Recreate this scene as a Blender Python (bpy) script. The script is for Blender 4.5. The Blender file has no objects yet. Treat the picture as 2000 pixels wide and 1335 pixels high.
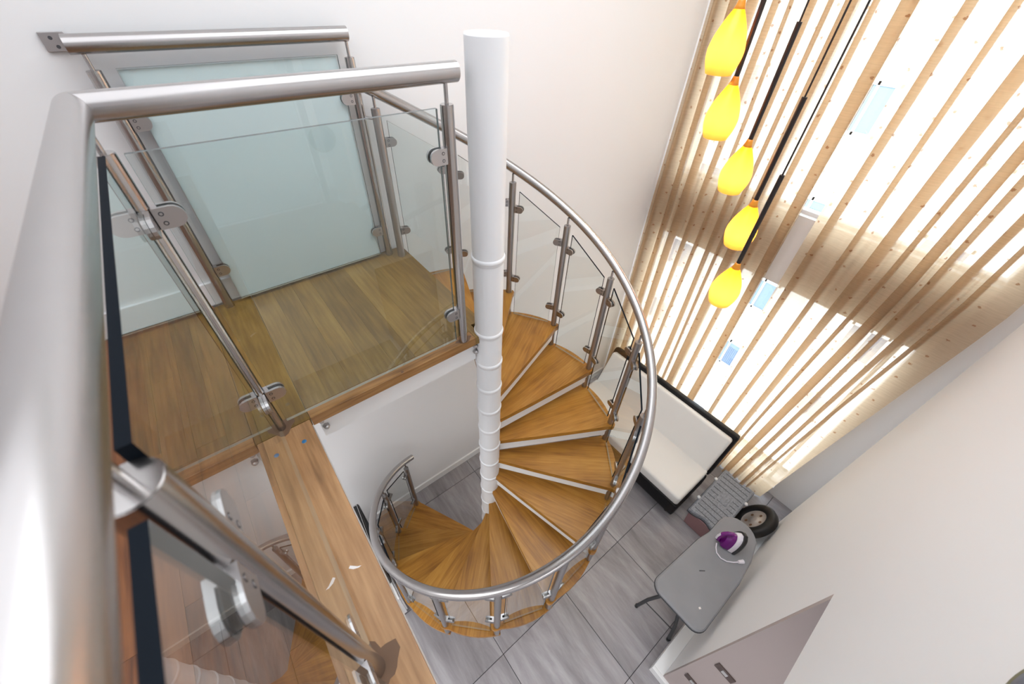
import bpy, bmesh, math, random
from mathutils import Vector, Matrix, Euler
random.seed(7)
sc = bpy.context.scene
col = sc.collection
PI = math.pi
def rad(a): return math.radians(a)

# ------------------------------------------------------------------ camera
CZ = 3.995                       # eye height above the ground floor
LZ = 2.795                       # top of the landing / upper floor
cam_d = bpy.data.cameras.new('camera')
cam = bpy.data.objects.new('camera', cam_d); col.objects.link(cam)
cam_d.sensor_width = 36.0
cam_d.lens = 762.31 / 2000 * 36.0
cam_d.shift_x = 0.00123
cam_d.shift_y = -0.00783
cam_d.clip_start = 0.02; cam_d.clip_end = 200
def rotx(a):
    c, s = math.cos(a), math.sin(a); return Matrix(((1,0,0),(0,c,-s),(0,s,c)))
def rotz(a):
    c, s = math.cos(a), math.sin(a); return Matrix(((c,-s,0),(s,c,0),(0,0,1)))
_M = rotz(0.0443) @ rotx(0.7468) @ Matrix(((1,0,0),(0,0,-1),(0,1,0))) @ rotz(0.6924)
_R = Matrix((_M[0], -_M[1], -_M[2])).transposed()
cam.matrix_world = Matrix.Translation((0, 0, CZ)) @ _R.to_4x4()
cam_d.dof.use_dof = True
cam_d.dof.focus_distance = 2.0
cam_d.dof.aperture_fstop = 4.0
sc.camera = cam

# ------------------------------------------------------------------ world, sun, lights, exposure
w = bpy.data.worlds.new('sky'); sc.world = w; w.use_nodes = True
bg = w.node_tree.nodes['Background']
bg.inputs[0].default_value = (0.86, 0.94, 1.0, 1); bg.inputs[1].default_value = 4.6
sun_d = bpy.data.lights.new('sun', 'SUN'); sun_d.energy = 7.0; sun_d.angle = rad(2); sun_d.color = (1, .97, .92)
sun = bpy.data.objects.new('sun', sun_d); col.objects.link(sun)
sun.rotation_euler = Vector((0.75, 0.25, -0.62)).to_track_quat('-Z', 'Y').to_euler()
def area(name, loc, sx, sy, power, color=(1, 1, 1), rot=(0, 0, 0)):
    d = bpy.data.lights.new(name, 'AREA'); d.shape = 'RECTANGLE'; d.size = sx; d.size_y = sy
    d.energy = power; d.color = color
    o = bpy.data.objects.new(name, d); col.objects.link(o); o.location = loc; o.rotation_euler = rot
    return o
area('fill_light_hall', (-0.9, 0.3, 5.25), 2.6, 3.0, 41, (.885, .935, 1))  # unseen fill lights added to brighten the upper room
area('fill_light_void', (1.3, 0.75, 5.25), 2.2, 1.6, 48, (.885, .945, 1))
area('fill_light_kitchen', (-0.9, -1.4, 2.2), 1.2, 0.7, 34, (.97, .98, 1))  # more unseen fill, added to lift the ground floor
area('fill_light_lounge', (-1.3, 0.7, 2.42), 1.2, 1.6, 34, (.97, .985, 1))
sc.view_settings.view_transform = 'Standard'
sc.view_settings.look = 'None'
sc.view_settings.exposure = 0.02
sc.view_settings.gamma = 1.0
sc.view_settings.use_curve_mapping = False
sc.cycles.max_bounces = 12
sc.cycles.transparent_max_bounces = 40
sc.cycles.diffuse_bounces = 6
sc.cycles.glossy_bounces = 6
sc.cycles.sample_clamp_indirect = 6.0
sc.cycles.caustics_reflective = False
sc.cycles.caustics_refractive = False

# ------------------------------------------------------------------ materials
def newmat(name):
    m = bpy.data.materials.new(name); m.use_nodes = True
    return m, m.node_tree.nodes, m.node_tree.links
def simple(name, rgb, rough=.5, metal=0.0, noise=0.0, nscale=8, bump=0.0, spec=.5):
    m, n, l = newmat(name); b = n['Principled BSDF']
    b.inputs['Base Color'].default_value = (*rgb, 1); b.inputs['Roughness'].default_value = rough
    b.inputs['Metallic'].default_value = metal; b.inputs['Specular IOR Level'].default_value = spec
    if noise or bump:
        tc = n.new('ShaderNodeTexCoord'); nz = n.new('ShaderNodeTexNoise'); nz.inputs['Scale'].default_value = nscale
        nz.inputs['Detail'].default_value = 5
        l.new(tc.outputs['Object'], nz.inputs['Vector'])
        if noise:
            hsv = n.new('ShaderNodeMapRange'); hsv.inputs[3].default_value = 1 - noise; hsv.inputs[4].default_value = 1 + noise
            l.new(nz.outputs['Fac'], hsv.inputs[0])
            mx = n.new('ShaderNodeVectorMath'); mx.operation = 'SCALE'; mx.inputs[0].default_value = rgb
            l.new(hsv.outputs[0], mx.inputs['Scale']); l.new(mx.outputs[0], b.inputs['Base Color'])
        if bump:
            bp = n.new('ShaderNodeBump'); bp.inputs['Strength'].default_value = bump; bp.inputs['Distance'].default_value = .002
            l.new(nz.outputs['Fac'], bp.inputs['Height']); l.new(bp.outputs[0], b.inputs['Normal'])
    return m
def wood(name, dark, mid, light, axis='y', rough=.35, stretch=.07, scale=9, contrast=(.3, .5, .72)):
    m, n, l = newmat(name); b = n['Principled BSDF']
    tc = n.new('ShaderNodeTexCoord'); oi = n.new('ShaderNodeObjectInfo')
    add = n.new('ShaderNodeVectorMath'); add.operation = 'MULTIPLY_ADD'
    cmb = n.new('ShaderNodeCombineXYZ')
    for i in range(3): l.new(oi.outputs['Random'], cmb.inputs[i])
    add.inputs[1].default_value = (17.3, 29.1, 7.7)
    l.new(cmb.outputs[0], add.inputs[0]); l.new(tc.outputs['Object'], add.inputs[2])
    mp = n.new('ShaderNodeMapping')
    mp.inputs['Scale'].default_value = (stretch, 1, 1) if axis == 'x' else (1, stretch, 1)
    l.new(add.outputs[0], mp.inputs['Vector'])
    n1 = n.new('ShaderNodeTexNoise'); n1.inputs['Scale'].default_value = scale; n1.inputs['Detail'].default_value = 6
    n1.inputs['Distortion'].default_value = .9; n1.inputs['Roughness'].default_value = .6
    l.new(mp.outputs[0], n1.inputs['Vector'])
    n2 = n.new('ShaderNodeTexNoise'); n2.inputs['Scale'].default_value = scale * 9; n2.inputs['Detail'].default_value = 4
    l.new(mp.outputs[0], n2.inputs['Vector'])
    n3 = n.new('ShaderNodeTexNoise'); n3.inputs['Scale'].default_value = 5; n3.inputs['Detail'].default_value = 2
    l.new(add.outputs[0], n3.inputs['Vector'])
    mix = n.new('ShaderNodeMath'); mix.operation = 'MULTIPLY_ADD'; mix.inputs[1].default_value = .35
    l.new(n2.outputs['Fac'], mix.inputs[0])
    sub = n.new('ShaderNodeMath'); sub.operation = 'MULTIPLY'; sub.inputs[1].default_value = .5
    l.new(n1.outputs['Fac'], sub.inputs[0])
    ad3 = n.new('ShaderNodeMath'); ad3.operation = 'MULTIPLY_ADD'; ad3.inputs[1].default_value = .22
    l.new(n3.outputs['Fac'], ad3.inputs[0]); l.new(sub.outputs[0], ad3.inputs[2])
    l.new(ad3.outputs[0], mix.inputs[2])
    cr = n.new('ShaderNodeValToRGB')
    e = cr.color_ramp.elements
    e[0].position = contrast[0]; e[0].color = (*dark, 1)
    e[1].position = contrast[2]; e[1].color = (*light, 1)
    k = e.new(contrast[1]); k.color = (*mid, 1)
    l.new(mix.outputs[0], cr.inputs[0])
    var = n.new('ShaderNodeMapRange'); var.inputs[3].default_value = .86; var.inputs[4].default_value = 1.12
    l.new(oi.outputs['Random'], var.inputs[0])
    sc_ = n.new('ShaderNodeVectorMath'); sc_.operation = 'SCALE'
    l.new(cr.outputs[0], sc_.inputs[0]); l.new(var.outputs[0], sc_.inputs['Scale'])
    l.new(sc_.outputs[0], b.inputs['Base Color'])
    b.inputs['Roughness'].default_value = rough
    bp = n.new('ShaderNodeBump'); bp.inputs['Strength'].default_value = .12; bp.inputs['Distance'].default_value = .001
    l.new(n2.outputs['Fac'], bp.inputs['Height']); l.new(bp.outputs[0], b.inputs['Normal'])
    return m
def glass(name, tint, ior=1.5):
    m, n, l = newmat(name); n.clear()
    out = n.new('ShaderNodeOutputMaterial')
    geo = n.new('ShaderNodeNewGeometry'); fr = n.new('ShaderNodeFresnel'); fr.inputs['IOR'].default_value = ior
    # both faces of a sheet together reflect 2R/(1+R)
    a = n.new('ShaderNodeMath'); a.operation = 'MULTIPLY'; a.inputs[1].default_value = 2; l.new(fr.outputs[0], a.inputs[0])
    b = n.new('ShaderNodeMath'); b.operation = 'ADD'; b.inputs[1].default_value = 1; l.new(fr.outputs[0], b.inputs[0])
    d = n.new('ShaderNodeMath'); d.operation = 'DIVIDE'; l.new(a.outputs[0], d.inputs[0]); l.new(b.outputs[0], d.inputs[1])
    t = n.new('ShaderNodeBsdfTransparent'); t.inputs[0].default_value = (*tint, 1)
    t2 = n.new('ShaderNodeBsdfTransparent'); t2.inputs[0].default_value = (1, 1, 1, 1)
    g = n.new('ShaderNodeBsdfGlossy'); g.inputs['Roughness'].default_value = 0.0; g.inputs[0].default_value = (.97, 1, .99, 1)
    m1 = n.new('ShaderNodeMixShader'); l.new(d.outputs[0], m1.inputs[0]); l.new(t.outputs[0], m1.inputs[1]); l.new(g.outputs[0], m1.inputs[2])
    m2 = n.new('ShaderNodeMixShader'); l.new(geo.outputs['Backfacing'], m2.inputs[0]); l.new(m1.outputs[0], m2.inputs[1]); l.new(t2.outputs[0], m2.inputs[2])
    l.new(m2.outputs[0], out.inputs[0])
    return m

M = {}
M['wall'] = simple('white_wall_paint', (.80, .795, .80), .6, bump=.04, nscale=60)
M['white'] = simple('white_gloss_paint', (.82, .82, .82), .35)
M['column'] = simple('white_column_paint', (.83, .835, .85), .3)
M['ceil'] = simple('ceiling_paint', (.8, .8, .8), .7)
M['pink'] = simple('pinkish_beige_paint', (.42, .355, .34), .55, noise=.03, nscale=3)
M['steel'] = simple('brushed_steel', (.46, .44, .435), .26, 1.0, noise=.03, nscale=30)
M['post'] = simple('brushed_steel_post', (.40, .385, .38), .36, 1.0)
M['post_bright'] = simple('polished_steel_post', (.46, .44, .43), .22, 1.0)
M['clamp'] = simple('satin_steel_clamp', (.50, .48, .48), .33, 1.0)
M['clamp_dark'] = simple('darker_steel_clamp', (.36, .345, .34), .32, 1.0)
M['screw'] = simple('dark_screw', (.10, .10, .11), .4, .6)
M['gasket'] = simple('black_gasket', (.012, .012, .014), .5)
M['glass'] = glass('green_clear_glass', (.87, .925, .92))
M['glass_thin'] = glass('stair_clear_glass', (.90, .94, .935))
M['edge'] = simple('dark_green_glass_edge', (.006, .010, .016), .6, spec=.12)
M['edge_light'] = simple('grey_green_glass_edge', (.055, .085, .085), .15)
M['edge_glint'] = simple('painted_edge_glint', (.25, .22, .165), .4)  # light caught by the foot of the panes, put into the colour
M['pane'] = glass('window_pane', (.95, .97, .97))
M['frost'] = simple('frosted_film', (.76, .83, .86), .4)
M['tread'] = wood('stair_tread_wood', (.20, .074, .007), (.36, .155, .018), (.48, .235, .040), 'x', .36, contrast=(.38, .535, .69))
M['landing'] = wood('landing_wood', (.115, .060, .010), (.195, .110, .021), (.27, .165, .040), 'y', .36, contrast=(.38, .535, .68))
M['beam'] = wood('edge_beam_wood', (.18, .085, .030), (.34, .175, .072), (.46, .26, .12), 'y', .40, contrast=(.40, .535, .67))
M['redfloor'] = wood('red_brown_floor_wood', (.095, .030, .009), (.185, .062, .018), (.26, .095, .030), 'y', .38, contrast=(.43, .535, .64))
M['black'] = simple('black_plastic', (.012, .012, .013), .35)
M['dark'] = simple('dark_charcoal', (.02, .02, .023), .5)
M['sofa_white'] = simple('white_leather', (.76, .74, .71), .5, noise=.03, nscale=5, bump=.15)
M['sofa_black'] = simple('black_leather', (.007, .006, .007), .55, spec=.2)
M['rubber'] = simple('black_rubber', (.008, .008, .009), .55)
M['hub'] = simple('pale_hub', (.50, .46, .43), .4, .3, noise=.25, nscale=14)
M['board'] = simple('grey_board_cover', (.25, .25, .265), .75, noise=.12, nscale=7, bump=.2)
M['board_edge'] = simple('dark_grey_trim', (.05, .052, .058), .6)
M['legs'] = simple('dark_grey_tube', (.045, .046, .05), .45)
M['purple'] = simple('purple_plastic', (.14, .006, .16), .2)
M['iron_white'] = simple('white_plastic', (.78, .74, .80), .3)
M['lid'] = simple('speckled_grey_plastic', (.235, .25, .285), .5, noise=.65, nscale=70)
M['groove'] = simple('dark_grey_groove', (.05, .055, .065), .6)
M['tub'] = simple('dusty_pink_plastic', (.30, .16, .165), .4)
M['clipw'] = simple('white_clip', (.8, .8, .8), .4)
M['bezel'] = simple('silver_bezel', (.7, .7, .7), .3, .6)
M['rod'] = simple('dark_brown_rod', (.022, .017, .016), .4, .3)
M['socket'] = simple('bronze_plate', (.13, .095, .085), .4, .5)
M['olive'] = simple('olive_rim', (.20, .19, .12), .5)
M['slate'] = simple('slate_blue_grey', (.10, .115, .16), .5)
M['stain'] = simple('dark_stain', (.15, .08, .042), .6)
M['blue'] = simple('blue_plug', (.02, .13, .28), .5)
M['chip'] = simple('bare_pale_chip', (.80, .74, .72), .6)
M['facade'] = simple('white_facade', (.78, .79, .80), .8)
M['facade_win'] = simple('blue_window_glass', (.15, .21, .31), .25)
M['facade_bar'] = simple('blue_grey_bars', (.09, .14, .24), .5)
M['frame'] = simple('window_frame_white', (.75, .75, .76), .4)

# floor tile: streaked grey
def tile_mat():
    m, n, l = newmat('grey_streaked_tile'); b = n['Principled BSDF']
    tc = n.new('ShaderNodeTexCoord'); oi = n.new('ShaderNodeObjectInfo')
    add = n.new('ShaderNodeVectorMath'); add.operation = 'MULTIPLY_ADD'; cmb = n.new('ShaderNodeCombineXYZ')
    for i in range(3): l.new(oi.outputs['Random'], cmb.inputs[i])
    add.inputs[1].default_value = (31, 17, 5); l.new(cmb.outputs[0], add.inputs[0]); l.new(tc.outputs['Object'], add.inputs[2])
    mp = n.new('ShaderNodeMapping'); mp.inputs['Scale'].default_value = (1, .16, 1); mp.inputs['Rotation'].default_value = (0, 0, .06)
    l.new(add.outputs[0], mp.inputs['Vector'])
    n1 = n.new('ShaderNodeTexNoise'); n1.inputs['Scale'].default_value = 7; n1.inputs['Detail'].default_value = 7; n1.inputs['Roughness'].default_value = .68; n1.inputs['Distortion'].default_value = .4
    l.new(mp.outputs[0], n1.inputs['Vector'])
    cr = n.new('ShaderNodeValToRGB'); e = cr.color_ramp.elements
    e[0].position = .3; e[0].color = (.19, .177, .186, 1); e[1].position = .72; e[1].color = (.44, .425, .445, 1)
    k = e.new(.5); k.color = (.30, .284, .297, 1)
    l.new(n1.outputs['Fac'], cr.inputs[0]); l.new(cr.outputs[0], b.inputs['Base Color'])
    b.inputs['Roughness'].default_value = .34
    return m
M['tile'] = tile_mat()
M['grout'] = simple('dark_grout', (.045, .045, .05), .8)

# sheer curtain: open weave, lets light through, dotted with small brown motifs
def curtain_mat():
    m, n, l = newmat('sheer_beige_fabric'); n.clear()
    out = n.new('ShaderNodeOutputMaterial')
    uv = n.new('ShaderNodeUVMap')
    tr = n.new('ShaderNodeBsdfTransparent'); tr.inputs[0].default_value = (1, .975, .94, 1)
    df = n.new('ShaderNodeBsdfDiffuse'); tl = n.new('ShaderNodeBsdfTranslucent')
    # motif dots
    mp = n.new('ShaderNodeMapping'); mp.inputs['Scale'].default_value = (6.3, 7.2, 1)
    l.new(uv.outputs[0], mp.inputs[0])
    vo = n.new('ShaderNodeTexVoronoi'); vo.inputs['Scale'].default_value = 1; vo.inputs['Randomness'].default_value = .55; vo.voronoi_dimensions = '2D'
    nz = n.new('ShaderNodeTexNoise'); nz.inputs['Scale'].default_value = 14; nz.inputs['Detail'].default_value = 3
    l.new(mp.outputs[0], nz.inputs['Vector'])
    dist = n.new('ShaderNodeVectorMath'); dist.operation = 'MULTIPLY_ADD'; dist.inputs[1].default_value = (.16, .16, 0)
    l.new(nz.outputs['Color'], dist.inputs[0]); l.new(mp.outputs[0], dist.inputs[2])
    l.new(dist.outputs[0], vo.inputs['Vector'])
    lt = n.new('ShaderNodeMath'); lt.operation = 'LESS_THAN'; lt.inputs[1].default_value = .055
    l.new(vo.outputs['Distance'], lt.inputs[0])
    # thread slubs
    wv = n.new('ShaderNodeTexNoise'); wv.inputs['Scale'].default_value = 1; wv.inputs['Detail'].default_value = 4
    mp2 = n.new('ShaderNodeMapping'); mp2.inputs['Scale'].default_value = (9, 120, 1); l.new(uv.outputs[0], mp2.inputs[0]); l.new(mp2.outputs[0], wv.inputs['Vector'])
    mr = n.new('ShaderNodeMapRange'); mr.inputs[1].default_value = .3; mr.inputs[2].default_value = .7; mr.inputs[3].default_value = .74; mr.inputs[4].default_value = .86
    l.new(wv.outputs['Fac'], mr.inputs[0])
    cm = n.new('ShaderNodeMix'); cm.data_type = 'RGBA'
    cm.inputs[6].default_value = (.63, .485, .335, 1); cm.inputs[7].default_value = (.36, .20, .11, 1)
    l.new(lt.outputs[0], cm.inputs[0])
    l.new(cm.outputs[2], df.inputs[0]); l.new(cm.outputs[2], tl.inputs[0])
    ms = n.new('ShaderNodeMixShader'); ms.inputs[0].default_value = .80
    l.new(df.outputs[0], ms.inputs[1]); l.new(tl.outputs[0], ms.inputs[2])
    sub = n.new('ShaderNodeMath'); sub.operation = 'MULTIPLY_ADD'; sub.inputs[1].default_value = .12
    l.new(lt.outputs[0], sub.inputs[0]); l.new(mr.outputs[0], sub.inputs[2])
    m2 = n.new('ShaderNodeMixShader'); l.new(sub.outputs[0], m2.inputs[0])
    l.new(tr.outputs[0], m2.inputs[1]); l.new(ms.outputs[0], m2.inputs[2])
    l.new(m2.outputs[0], out.inputs[0])
    return m
M['curtain'] = curtain_mat()

# amber lamp glass: lit by the bulb inside it
def amber_mat():
    m, n, l = newmat('amber_glass'); n.clear()
    out = n.new('ShaderNodeOutputMaterial')
    tl = n.new('ShaderNodeBsdfTranslucent'); tl.inputs[0].default_value = (.29, .108, .018, 1)
    df = n.new('ShaderNodeBsdfDiffuse'); df.inputs[0].default_value = (.29, .088, .007, 1)
    gl = n.new('ShaderNodeBsdfGlossy'); gl.inputs['Roughness'].default_value = .25
    # bulb glow painted into the colour: paler low down, deeper amber towards the neck
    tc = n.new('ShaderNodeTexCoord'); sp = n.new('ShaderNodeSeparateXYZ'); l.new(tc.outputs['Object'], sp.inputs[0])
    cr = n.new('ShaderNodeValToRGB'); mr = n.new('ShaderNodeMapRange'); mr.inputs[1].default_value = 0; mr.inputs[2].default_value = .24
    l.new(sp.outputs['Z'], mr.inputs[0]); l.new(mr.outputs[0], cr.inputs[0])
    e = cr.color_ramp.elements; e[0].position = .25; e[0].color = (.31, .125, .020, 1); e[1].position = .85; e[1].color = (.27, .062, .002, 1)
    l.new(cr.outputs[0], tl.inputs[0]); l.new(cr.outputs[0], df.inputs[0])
    ms = n.new('ShaderNodeMixShader'); ms.inputs[0].default_value = .45; l.new(tl.outputs[0], ms.inputs[1]); l.new(df.outputs[0], ms.inputs[2])
    m2 = n.new('ShaderNodeMixShader'); m2.inputs[0].default_value = .04; l.new(ms.outputs[0], m2.inputs[1]); l.new(gl.outputs[0], m2.inputs[2])
    l.new(m2.outputs[0], out.inputs[0])
    return m
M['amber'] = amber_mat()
M['amber_dark'] = simple('dark_amber_neck', (.70, .26, .015), .3)
def emit(name, rgb, s):
    m, n, l = newmat(name); n.clear(); o = n.new('ShaderNodeOutputMaterial'); e = n.new('ShaderNodeEmission')
    e.inputs[0].default_value = (*rgb, 1); e.inputs[1].default_value = s; l.new(e.outputs[0], o.inputs[0]); return m
M['bulb'] = emit('lit_bulb', (1, .90, .62), 210)

# ------------------------------------------------------------------ mesh builder
class MB:
    def __init__(s): s.v = []; s.f = []; s.m = []; s.sm = []
    def add(s, vs, fs, mi=0, smooth=False):
        b = len(s.v); s.v += [tuple(x) for x in vs]
        for f in fs: s.f.append(tuple(b + i for i in f)); s.m.append(mi); s.sm.append(smooth)
        return s
    def box(s, lo, hi, mi=0, mat=None, bev=0.0):
        if bev:
            bm = bmesh.new(); bmesh.ops.create_cube(bm, size=1)
            c = [(lo[i] + hi[i]) / 2 for i in range(3)]; d = [hi[i] - lo[i] for i in range(3)]
            for v in bm.verts: v.co = Vector([c[i] + v.co[i] * d[i] for i in range(3)])
            bmesh.ops.bevel(bm, geom=bm.edges[:], offset=bev, segments=2, profile=.6, affect='EDGES')
            bm.verts.ensure_lookup_table(); bm.verts.index_update()
            vs = [v.co.copy() for v in bm.verts]; fs = [[v.index for v in f.verts] for f in bm.faces]; bm.free()
            if mat: vs = [mat @ v for v in vs]
            return s.add(vs, fs, mi, False)
        vs = [Vector((x, y, z)) for z in (lo[2], hi[2]) for y in (lo[1], hi[1]) for x in (lo[0], hi[0])]
        if mat: vs = [mat @ v for v in vs]
        return s.add(vs, [(0,2,3,1),(4,5,7,6),(0,1,5,4),(2,6,7,3),(0,4,6,2),(1,3,7,5)], mi)
    def cyl(s, p0, p1, r0, r1=None, n=24, mi=0, caps=True, capmi=None):
        r1 = r0 if r1 is None else r1
        p0 = Vector(p0); p1 = Vector(p1); d = (p1 - p0).normalized(); u = d.orthogonal().normalized(); w_ = d.cross(u)
        A = [p0 + (u * math.cos(2*PI*i/n) + w_ * math.sin(2*PI*i/n)) * r0 for i in range(n)]
        B = [p1 + (u * math.cos(2*PI*i/n) + w_ * math.sin(2*PI*i/n)) * r1 for i in range(n)]
        s.add(A + B, [(i, (i+1) % n, n + (i+1) % n, n + i) for i in range(n)], mi, True)
        if caps:
            cm_ = mi if capmi is None else capmi
            s.add(A, [tuple(reversed(range(n)))], cm_); s.add(B, [tuple(range(n))], cm_)
        return s
    def tube(s, pts, r, n=14, mi=0, caps=True, closed=False):
        pts = [Vector(p) for p in pts]; rings = []; N = len(pts); prev = None
        for i, p in enumerate(pts):
            if closed: t = pts[(i+1) % N] - pts[i-1]
            else: t = pts[min(i+1, N-1)] - pts[max(i-1, 0)]
            t.normalize()
            if prev is None: u = t.orthogonal().normalized()
            else: u = (prev - t * prev.dot(t)).normalized()
            prev = u; w_ = t.cross(u)
            rr = r[i] if isinstance(r, (list, tuple)) else r
            rings.append([p + (u * math.cos(2*PI*k/n) + w_ * math.sin(2*PI*k/n)) * rr for k in range(n)])
        vs = [v for R_ in rings for v in R_]; fs = []
        L = N if closed else N - 1
        for i in range(L):
            j = (i + 1) % N
            for k in range(n): fs.append((i*n + k, i*n + (k+1) % n, j*n + (k+1) % n, j*n + k))
        s.add(vs, fs, mi, True)
        if caps and not closed:
            s.add(rings[0], [tuple(reversed(range(n)))], mi); s.add(rings[-1], [tuple(range(n))], mi)
        return s
    def prism(s, poly, z0, z1, mi=0, topmi=None, sidemi=None, mat=None):
        n = len(poly)
        A = [Vector((p[0], p[1], z0)) for p in poly]; B = [Vector((p[0], p[1], z1)) for p in poly]
        if mat: A = [mat @ v for v in A]; B = [mat @ v for v in B]
        s.add(A + B, [(i, (i+1) % n, n + (i+1) % n, n + i) for i in range(n)], mi if sidemi is None else sidemi)
        s.add(A, [tuple(reversed(range(n)))], mi); s.add(B, [tuple(range(n))], mi if topmi is None else topmi)
        return s
    def lathe(s, prof, n=32, mi=0, mat=None):
        vs = []
        for r, z in prof:
            for k in range(n):
                v = Vector((r * math.cos(2*PI*k/n), r * math.sin(2*PI*k/n), z)); vs.append(mat @ v if mat else v)
        fs = []
        for i in range(len(prof) - 1):
            for k in range(n): fs.append((i*n + k, i*n + (k+1) % n, (i+1)*n + (k+1) % n, (i+1)*n + k))
        return s.add(vs, fs, mi, True)
    def mesh(s, name, mats):
        me = bpy.data.meshes.new(name); me.from_pydata(s.v, [], s.f)
        for m in (mats if isinstance(mats, (list, tuple)) else [mats]): me.materials.append(m)
        me.polygons.foreach_set('material_index', s.m); me.polygons.foreach_set('use_smooth', s.sm)
        me.update(); return me
    def build(s, name, mats, parent=None, origin=None):
        """vertices given in world space; object origin at parent's place (or `origin`)"""
        o = bpy.data.objects.new(name, None); 
        off = Vector((0, 0, 0))
        if parent is not None: off = world_loc(parent)
        og = Vector(origin) if origin is not None else off
        s.v = [tuple(Vector(v) - og) for v in s.v]
        bpy.data.objects.remove(o)
        o = bpy.data.objects.new(name, s.mesh(name, mats)); col.objects.link(o)
        if parent is not None: o.parent = parent
        o.location = og - off
        return o
def world_loc(o):
    l = Vector(o.location)
    while o.parent is not None: o = o.parent; l += Vector(o.location)
    return l
def inst(name, me, parent, loc, rz=0.0):
    o = bpy.data.objects.new(name, me); col.objects.link(o)
    if parent is not None: o.parent = parent; o.location = Vector(loc) - world_loc(parent)
    else: o.location = loc
    o.rotation_euler = (0, 0, rz); return o
def tag(o, label=None, cat=None, group=None, kind=None):
    if label: o['label'] = label
    if cat: o['category'] = cat
    if group: o['group'] = group
    if kind: o['kind'] = kind
    return o
def thing(name, label, cat, loc, group=None):
    o = bpy.data.objects.new(name, None); col.objects.link(o); o.location = loc; o.empty_display_size = .1
    return tag(o, label, cat, group)
def struct(o, label=None):
    o['kind'] = 'structure'
    if label: o['label'] = label
    return o

# ------------------------------------------------------------------ room shell
YB = 1.994      # back wall
YR = -0.47      # right wall
XW = 3.46       # window wall, room face
ZC = 5.35
# ground floor: sub-floor with grout, tiles laid on it
fl = struct(MB().box((-2.6, -2.2, -.12), (3.9, 2.2, -.006)).build('floor', M['grout']), 'grey tiled ground floor with dark joints')
tx, ty = .69, .715
tile_me = MB().box((-tx/2 + .0022, -ty/2 + .0022, -.01), (tx/2 - .0022, ty/2 - .0022, 0), bev=.0012).mesh('tile', M['tile'])
for i in range(-4, 5):
    for j in range(-4, 3):
        cx = .395 + tx * (i + .5); cy = .39 + ty * (j + .5)
        if cx - tx/2 < XW and cy - ty/2 < YB: inst('tile', tile_me, fl, (cx, cy, 0))
struct(MB().box((-2.5, YB, -.1), (3.9, YB + .15, ZC)).build('wall_back', M['wall']), 'white back wall behind the landing and spiral stair')
wr = MB().box((1.27, YR - .22, 0), (3.13, YR, 2.27)).box((-2.5, YR - .22, 2.27), (3.13, YR, ZC)) if False else MB()
# right wall: full height beyond the kitchen opening, a lintel above the opening
wr.box((1.295, -.62, 0), (3.13, YR, 2.27)).box((-.036, -.62, 2.27), (3.13, YR, ZC))
wr.box((3.13, -.70, 2.18), (3.75, -.535, ZC)).box((3.13, -.76, 0), (3.75, -.575, 2.18))
struct(wr.build('wall_right', M['wall']), 'white right wall beside the ironing board')
kw = MB().box((1.27, -2.1, 0), (1.296, YR - .0005, 2.27))
struct(kw.build('wall_kitchen', M['pink']), 'pinkish beige partition wall with two sockets')
struct(MB().box((-2.5, -2.2, 0), (1.3, -2.1, 2.27)).build('wall_front', M['wall']))
struct(MB().box((-2.6, -2.2, -.1), (-2.5, 2.1, ZC)).build('wall_left', M['wall']))
struct(MB().box((-2.5, -1.75, LZ), (-.036, -1.65, ZC)).box((-.036, -1.75, 2.27), (.06, -.5, ZC)).build('wall_hall', M['wall']))
struct(MB().box((-2.5, -2.2, 2.27), (1.3, -.62, 2.40)).build('ceiling_kitchen', M['ceil']))
struct(MB().box((-2.6, -2.2, ZC), (3.9, 2.2, ZC + .1)).build('ceiling', M['ceil']))
# baseboards
struct(MB().box((-2.5, YB - .016, LZ), (-.06, YB, LZ + .115), bev=.003).build('baseboard_back', M['white']), 'white baseboard along the upper floor')
b2 = MB().box((.0, YB - .016, 0), (3.3, YB, .09), bev=.003)
struct(b2.build('baseboard_lower', M['white']))
struct(MB().box((1.27, -.47, 0), (3.13, -.385, .10), bev=.006).build('baseboard_right', M['white']), 'white plinth along the foot of the right wall')
struct(MB().box((1.245, -2.1, 0), (1.272, -.385, .10), bev=.005).build('baseboard_kitchen', M['white']))
# window wall: parapet, spandrel band, head, side piers
ZS0, ZS1 = 2.15, 2.72
ww = MB()
ww.box((XW, -.9, -.1), (XW + .2, 2.2, .10)).box((XW, -.9, ZS0), (XW + .2, 2.2, ZS1)).box((XW, -.9, 5.0), (XW + .2, 2.2, ZC))
ww.box((XW, 1.86, .10), (XW + .2, 2.2, ZS0)).box((XW, 1.86, ZS1), (XW + .2, 2.2, 5.0))
ww.box((XW, -.9, .10), (XW + .2, -.27, ZS0)).box((XW, -.9, ZS1), (XW + .2, -.33, 5.0))
struct(ww.build('wall_window', M['wall']), 'window wall with a solid band between the two tall windows')
def window(name, z0, z1, ys):
    f = MB(); t = .025
    f.box((XW + .06, -.50, z0), (XW + .11, 1.93, z0 + t)).box((XW + .06, -.50, z1 - t), (XW + .11, 1.93, z1))
    f.box((XW + .06, -.50, z0), (XW + .11, -.50 + t, z1)).box((XW + .06, 1.93 - t, z0), (XW + .11, 1.93, z1))
    for y in ys: f.box((XW + .06, y - .014, z0), (XW + .11, y + .014, z1))
    fo = struct(f.build(name, M['frame']))
    e = [-.50 + t] + list(ys) + [1.93 - t]
    for a, b in zip(e[:-1], e[1:]):
        MB().box((XW + .08, a, z0 + t), (XW + .086, b, z1 - t)).build('pane', M['pane'], fo)
window('window_1', ZS1, 5.0, (-.18, 1.15))
window('window_2', .10, ZS0, (-.18, 1.15))

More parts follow.
